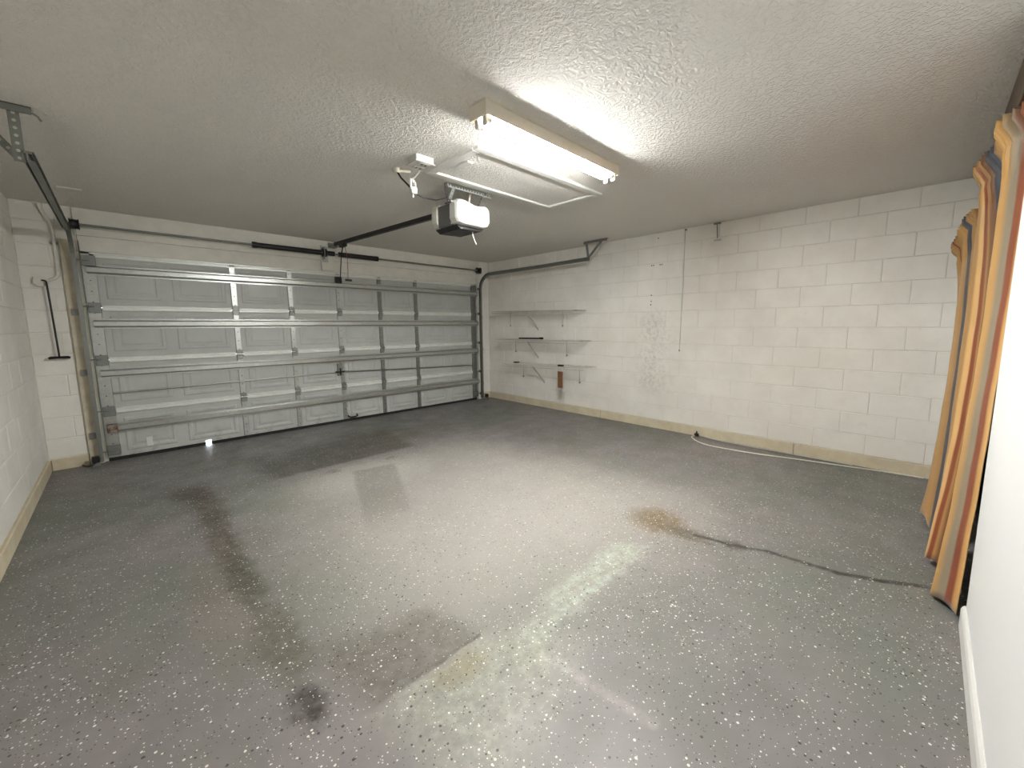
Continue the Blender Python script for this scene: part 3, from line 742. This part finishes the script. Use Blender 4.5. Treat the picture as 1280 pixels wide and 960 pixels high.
# ------------------------------------------------------------------ wire shelves on the block wall
def wire_shelf(z, y0, y1, label, rods, brace, tilt=0.0):
    xf, xb = W-0.305, W-0.008
    t = thing('wire_shelf', (W, (y0+y1)/2, z), label, 'shelf', 'wire shelves on the block wall')
    Z = lambda y: z + tilt*(y-y0)/(y1-y0)
    for nm, x, dz, r in (('front_rod', xf, 0.0, 0.006), ('lip_rod', xf-0.004, -0.032, 0.0055), ('back_rod', xb-0.004, 0.0, 0.0042), ('middle_rod', xf+0.10, -0.006, 0.0035), ('middle_rod', xf+0.20, -0.006, 0.0035)):
        MB().tube([(x, y0, Z(y0)+dz), (x, y1, Z(y1)+dz)], r, 6).build(nm, 'wire', t)
    mb = MB(); n = int(abs(y1-y0)/0.0254)
    for i in range(n+1):
        y = y0+(y1-y0)*i/n
        mb.tube([(xb, y, Z(y)+0.004), (xf, y, Z(y)+0.004), (xf-0.006, y, Z(y)-0.032)], 0.0021, 4, False)
    tag(mb.build('cross_wires', 'wire', t), kind='stuff')
    for y, zb in rods:
        c = MB().tube([(W-0.012, y, Z(y)+0.01), (W-0.012, y, zb)], 0.0065, 6).build('wall_rod', 'wire', t)
        MB().rbox((W-0.02, y-0.010, zb-0.014), (W, y+0.010, zb+0.01), 0.003).build('foot', 'galv_dull', c)
    for y, yb, zb in brace:
        MB().beam((xf+0.005, y, Z(y)-0.02), (W-0.008, yb, zb), 0.026, 0.012).rbox((W-0.016, yb-0.012, zb-0.03), (W, yb+0.012, zb+0.02), 0.003).build('brace', 'wire', t)
    for k in range(5):
        y = y0+(y1-y0)*(k+0.5)/5
        MB().rbox((W-0.014, y-0.010, Z(y)-0.012), (W, y+0.010, Z(y)+0.014), 0.003).build('wall_clip', 'plastic_white', t)
    return t
wire_shelf(1.642, -0.45, -2.305, 'topmost of three white wire shelves on the block wall, empty', [(-0.62, 1.39), (-1.844, 1.385)], [(-1.33, -1.30, 1.335)], -0.03)
wire_shelf(1.142, -0.57, -2.40, 'middle white wire shelf on the block wall with a black bar on it', [(-1.935, 0.914), (-0.75, 0.93)], [(-1.33, -1.30, 0.86)], 0.015)
wire_shelf(0.722, -0.70, -2.495, 'lowest white wire shelf on the block wall with a brown strip hanging from it', [(-2.196, 0.50), (-0.944, 0.495)], [(-1.45, -1.44, 0.445)], 0.045)
bar = thing('black_bar', (W-0.12, -1.22, 1.16), 'slim black bar lying on the middle wire shelf', 'bar')
MB().tube([(W-0.12, -0.955, 1.171), (W-0.12, -1.45, 1.176)], 0.014, 10).build('rod', 'black', bar)
MB().tube([(W-0.12, -1.45, 1.179), (W-0.118, -1.515, 1.179)], 0.018, 10).build('end_grip', 'rubber', bar)
db_ = MB().rbox((W-0.14, -0.92, 0.735), (W-0.08, -0.82, 0.756), 0.005).build('small_block', 'darkwood', None, (W-0.11, -0.87, 0.735))
tag(db_, 'small dark block left on the far end of the lowest wire shelf', 'block')
hs = thing('hanging_strip', (W-0.325, -2.065, 0.78), 'brown strip with white top and black clip hanging on the lowest wire shelf', 'strip')
MB().rbox((W-0.335, -2.12, 0.44), (W-0.324, -2.02, 0.690), 0.003).build('strip', 'brown', hs)
MB().rbox((W-0.3235, -2.132, 0.425), (W-0.3215, -2.008, 0.768), 0.001).build('sleeve', 'plastic_white', hs)
MB().rbox((W-0.334, -2.115, 0.692), (W-0.324, -2.025, 0.765), 0.003).build('card', 'wire', hs)
MB().rbox((W-0.340, -2.12, 0.768), (W-0.300, -2.02, 0.795), 0.005).build('clip', 'black', hs)

# ------------------------------------------------------------------ bits fixed to the block wall
wc = thing('pull_cable', (W, -3.795, H-0.02), 'thin white cable running down the block wall from a black hook', 'cable')
MB().tube([(W-0.012, -3.797, H-0.03), (W-0.009, -3.796, 2.0), (W-0.009, -3.788, 1.5), (W-0.010, -3.780, 1.07)], 0.004, 6).build('cable', 'opener_light', wc)
MB().tube([(W, -3.797, H-0.022), (W-0.02, -3.80, H-0.022), (W-0.025, -3.82, H-0.030)], 0.007, 6).build('hook', 'black', wc)
MB().tube([(W-0.010, -3.780, 1.075), (W-0.010, -3.780, 1.052)], 0.008, 8).build('end_weight', 'galv_dull', wc)
hk = thing('wall_hook', (W, -4.18, 2.45), 'old steel hook with a short rod high on the block wall', 'hook')
MB().rbox((W-0.016, -4.215, H-0.022), (W, -4.135, H-0.004), 0.003).build('plate', 'galv_dull', hk)
MB().tube([(W-0.014, -4.173, H-0.02), (W-0.016, -4.185, 2.385)], 0.005, 6).build('rod', 'galv_dull', hk)
MB().rbox((W-0.018, -4.225, 2.358), (W, -4.145, 2.376), 0.003).build('foot', 'opener_light', hk)
for y, z in ((-3.355, 2.163), (-3.385, 2.163), (-3.475, 2.162), (-3.50, 2.162), (-3.365, 1.78), (-3.365, 1.70), (-3.36, 1.655), (-3.44, 2.50)):
    MB().tube([(W-0.0015, y, z), (W+0.01, y, z)], 0.008, 8).build('screw_hole', 'black', wall_right)

# cable lying on the floor at the foot of the block wall
fc = thing('floor_cable', (5.0, -4.6, 0), 'white cable with a black plug looping on the floor along the block wall', 'cable')
pts = [(5.19, -4.06, 0.006), (5.12, -4.03, 0.006), (5.05, -4.06, 0.006), (4.93, -4.18, 0.006), (4.87, -4.34, 0.006), (4.88, -4.60, 0.006), (4.92, -4.85, 0.006), (4.99, -5.12, 0.006), (5.04, -5.35, 0.006), (5.10, -5.62, 0.006), (5.15, -5.85, 0.006), (5.18, -6.1, 0.006)]
def smooth(pts, k=5):
    out = []; P = [Vector(q) for q in pts]
    for i in range(len(P)-1):
        a, b, c, d = P[max(i-1, 0)], P[i], P[i+1], P[min(i+2, len(P)-1)]
        for j in range(k):
            t = j/k
            out.append(0.5*((2*b)+(c-a)*t+(2*a-5*b+4*c-d)*t*t+(3*b-a-3*c+d)*t**3))
    return out+[P[-1]]
MB().tube(smooth(pts), 0.0065, 6).build('cable', 'cord_white', fc)
MB().tube(smooth([(5.19, -4.06, 0.03), (5.17, -4.2, 0.008), (5.15, -4.6, 0.006), (5.16, -5.2, 0.006), (5.17, -5.6, 0.006)]), 0.005, 6).build('second_cable', 'opener_light', fc)
MB().rbox((5.155, -4.085, 0.0), (5.192, -4.035, 0.038), 0.005).tube([(5.172, -4.06, 0.036), (5.172, -4.062, 0.065)], 0.009, 8).build('plug', 'black', fc)

# ------------------------------------------------------------------ left of the door: conduit and pull cord
cd = thing('wall_conduit', (-0.18, 0, 2.2), 'cream painted conduit bending to a round box left of the garage door', 'conduit')
MB().tube(smooth([(-0.222, -0.03, H-0.01), (-0.195, -0.03, 2.46), (-0.165, -0.022, 2.38), (-0.160, -0.018, 2.25), (-0.160, -0.018, 1.96), (-0.168, -0.018, 1.895), (-0.20, -0.018, 1.862), (-0.25, -0.018, 1.845)]), 0.013, 8).build('pipe', 'board', cd)
MB().tube([(-0.275, 0.0, 1.838), (-0.275, -0.035, 1.838)], 0.05, 14).build('box', 'board', cd)
MB().rbox((-0.185, -0.024, 2.19), (-0.135, 0.0, 2.22), 0.003).build('strap', 'galv_dull', cd)
pc = thing('pull_rope', (-0.25, -0.03, 1.8), 'black cord with a T-shaped handle hanging left of the garage door', 'cord')
MB().tube(smooth([(-0.268, -0.045, 1.845), (-0.245, -0.055, 1.838), (-0.240, -0.055, 1.78), (-0.236, -0.055, 1.55), (-0.232, -0.055, 1.30), (-0.230, -0.055, 1.115)]), 0.0075, 6).build('cord', 'black', pc)
MB().tube([(-0.300, -0.055, 1.108), (-0.285, -0.055, 1.113), (-0.23, -0.055, 1.114), (-0.175, -0.055, 1.113), (-0.160, -0.055, 1.108)], [0.010, 0.014, 0.012, 0.014, 0.010], 10).build('handle', 'rubber', pc)

# safety sensors at the foot of both tracks
def eye(x, sx, label):
    t = thing('safety_sensor', (x, -0.13, 0.0), label, 'sensor', 'safety sensors of the garage door')
    MB().rbox((x-0.028, -0.175, 0.045), (x+0.028, -0.125, 0.105), 0.006).build('housing', 'black', t)
    MB().tube([(x+sx*0.028, -0.15, 0.078), (x+sx*0.034, -0.15, 0.078)], 0.014, 10).build('lens', 'opener_grey', t)
    MB().box((x-0.03, -0.13, 0.0), (x+0.03, -0.124, 0.11)).box((x-0.03, -0.18, 0.0), (x+0.03, -0.124, 0.004)).build('bracket', 'galv_dull', t)
    MB().tube(smooth([(x, -0.14, 0.05), (x-sx*0.03, -0.15, 0.02), (x-sx*0.07, -0.11, 0.012), (x-sx*0.10, -0.06, 0.02)]), 0.005, 6).build('wire', 'black', t)
eye(-0.085, 1, 'black safety sensor on the floor at the foot of the left track')
eye(DW+0.12, -1, 'black safety sensor on the floor at the foot of the track by the shelves')

# ------------------------------------------------------------------ curtains
def curve(pts, n):
    P = smooth([(a, b, 0) for a, b in pts], 12)
    # resample by arc length
    d = [0.0]
    for a, b in zip(P, P[1:]): d.append(d[-1]+(b-a).length)
    out = []; j = 0
    for i in range(n+1):
        s = d[-1]*i/n
        while j < len(P)-2 and d[j+1] < s: j += 1
        f = (s-d[j])/max(1e-9, d[j+1]-d[j]); out.append(P[j].lerp(P[j+1], min(1, max(0, f))))
    return out
def curtain(name, label, bottom, middle, top, zt, zt2, zb, zb2, mat, rod_z):
    """three plan lines of the cloth (hem, middle, rod) joined into one sheet with a ruffled heading"""
    nu, nv = 220, 60
    B, Mi, T = curve(bottom, nu), curve(middle, nu), curve(top, nu)
    t = thing(name, (middle[0][0], middle[0][1], 0), label, 'curtain', 'striped curtains over the dark opening')
    vs, fs, uvs = [], [], []
    for j in range(nv+1):
        v = j/nv
        for i in range(nu+1):
            u = i/nu
            ztop = zt+(zt2-zt)*u; zbot = zb+(zb2-zb)*u + 0.012*math.sin(u*23)
            z = zbot+(ztop-zbot)*v
            w = v
            a = B[i]*((1-w)*(1-2*w)) + Mi[i]*(4*w*(1-w)) + T[i]*(w*(2*w-1))
            rz = rod_z + (zt2-zt)*u
            k = max(0.0, min(1.0, (z-(rz-0.22))/0.20))
            rf = 0.0
            if k > 0:
                pin = 1.0 - 0.75*math.exp(-((z-rz)/0.022)**2)
                rf = (k*k*0.013 + 0.030*max(0.0, min(1.0, (z-rz)/0.05)))*math.sin(u*2*math.pi*24 + 1.1*math.sin(u*31))*pin
            cr = 0.0012*math.sin(z*7+u*9) + 0.0008*math.sin(z*19+u*13)
            p = (a.x + 0.003*math.sin(z*5+u*6), a.y + rf + cr, z + (0.012*math.sin(u*2*math.pi*22+0.5) if v > 0.985 else 0.0))
            vs.append(p); uvs.append((u, v))
    for j in range(nv):
        for i in range(nu):
            a = j*(nu+1)+i; fs.append((a, a+1, a+nu+2, a+nu+1))
    mb = MB(); mb.v = vs; mb.f = fs; mb.smooth = set(range(len(fs)))
    o = mb.build('cloth', mat, t)
    uvl = o.data.uv_layers.new(name='UVMap')
    for l in o.data.loops: uvl.data[l.index].uv = uvs[l.vertex_index]
    so = o.modifiers.new('thickness', 'SOLIDIFY'); so.thickness = 0.003; so.offset = 0
    return t
GOLD, TAN, CREAM, RUST, BROWN, NAVY, TAUPE = (178, 134, 70), (156, 117, 66), (198, 158, 102), (120, 52, 19), (106, 68, 38), (50, 58, 70), (128, 116, 96)
near_stops = [(0.0, CREAM), (0.030, GOLD), (0.045, RUST), (0.080, RUST), (0.092, TAUPE), (0.125, TAUPE), (0.165, GOLD), (0.27, GOLD), (0.32, TAN), (0.44, TAN), (0.48, NAVY), (0.555, NAVY), (0.572, BROWN), (0.605, BROWN), (0.63, TAN), (0.642, RUST), (0.664, RUST), (0.676, CREAM), (0.705, CREAM), (0.72, TAN), (0.80, TAN), (0.83, NAVY), (0.88, NAVY), (0.90, TAN), (1.0, GOLD)]
MT['curtain_near'] = make_curtain_mat('striped_curtain', near_stops)
far_stops = [(0.0, TAN), (0.11, TAN), (0.13, NAVY), (0.175, NAVY), (0.195, TAN), (0.30, GOLD), (0.46, TAN), (0.62, TAN), (0.66, RUST), (0.69, RUST), (0.71, TAN), (0.84, GOLD), (0.90, TAUPE), (1.0, TAN)]
MT['curtain_far'] = make_curtain_mat('striped_curtain_far', far_stops)
curtain('curtain', 'gold, rust and grey striped curtain in full folds beside the white wall',
        [(2.86, -6.232), (2.93, -6.19), (3.00, -6.145), (3.08, -6.20), (3.20, -6.235), (3.31, -6.18), (3.40, -6.118), (3.50, -6.18), (3.65, -6.215)],
        [(2.89, -6.262), (3.00, -6.232), (3.12, -6.205), (3.22, -6.255), (3.38, -6.285), (3.55, -6.225), (3.68, -6.170), (3.78, -6.22), (3.92, -6.25)],
        [(2.87, -6.288), (2.96, -6.250), (3.08, -6.205), (3.22, -6.22), (3.40, -6.225), (3.55, -6.19), (3.70, -6.172), (3.85, -6.20), (4.00, -6.21)],
        2.295, 2.26, 0.025, 0.05, 'curtain_near', 2.195)
curtain('curtain', 'tan and navy striped curtain sagging behind the gold one, near the block wall',
        [(3.75, -6.19), (3.90, -6.14), (4.10, -6.100), (4.22, -6.092), (4.33, -6.15), (4.48, -6.19), (4.6, -6.16)],
        [(4.00, -6.22), (4.10, -6.18), (4.25, -6.145), (4.36, -6.175), (4.48, -6.215), (4.58, -6.18), (4.66, -6.19)],
        [(4.03, -6.20), (4.18, -6.165), (4.38, -6.150), (4.52, -6.160), (4.64, -6.140), (4.80, -6.135), (4.95, -6.15)],
        2.09, 1.96, 0.04, 0.05, 'curtain_far', 2.01)
cr = thing('curtain_rod', (3.75, -6.33, 2.2), 'wooden curtain rod across the dark opening behind the striped curtains', 'curtain rod')
MB().tube([(OPX+0.006, -6.33, 2.20), (4.744, -6.33, 2.20)], 0.010, 10).build('pole', 'tanwood', cr)
for x in (OPX+0.003, 4.747):
    s_ = 1 if x < 4 else -1
    MB().tube([(x-0.002*s_, -6.33, 2.20), (x+0.006*s_, -6.33, 2.20)], 0.022, 12).build('socket', 'darkwood', cr)
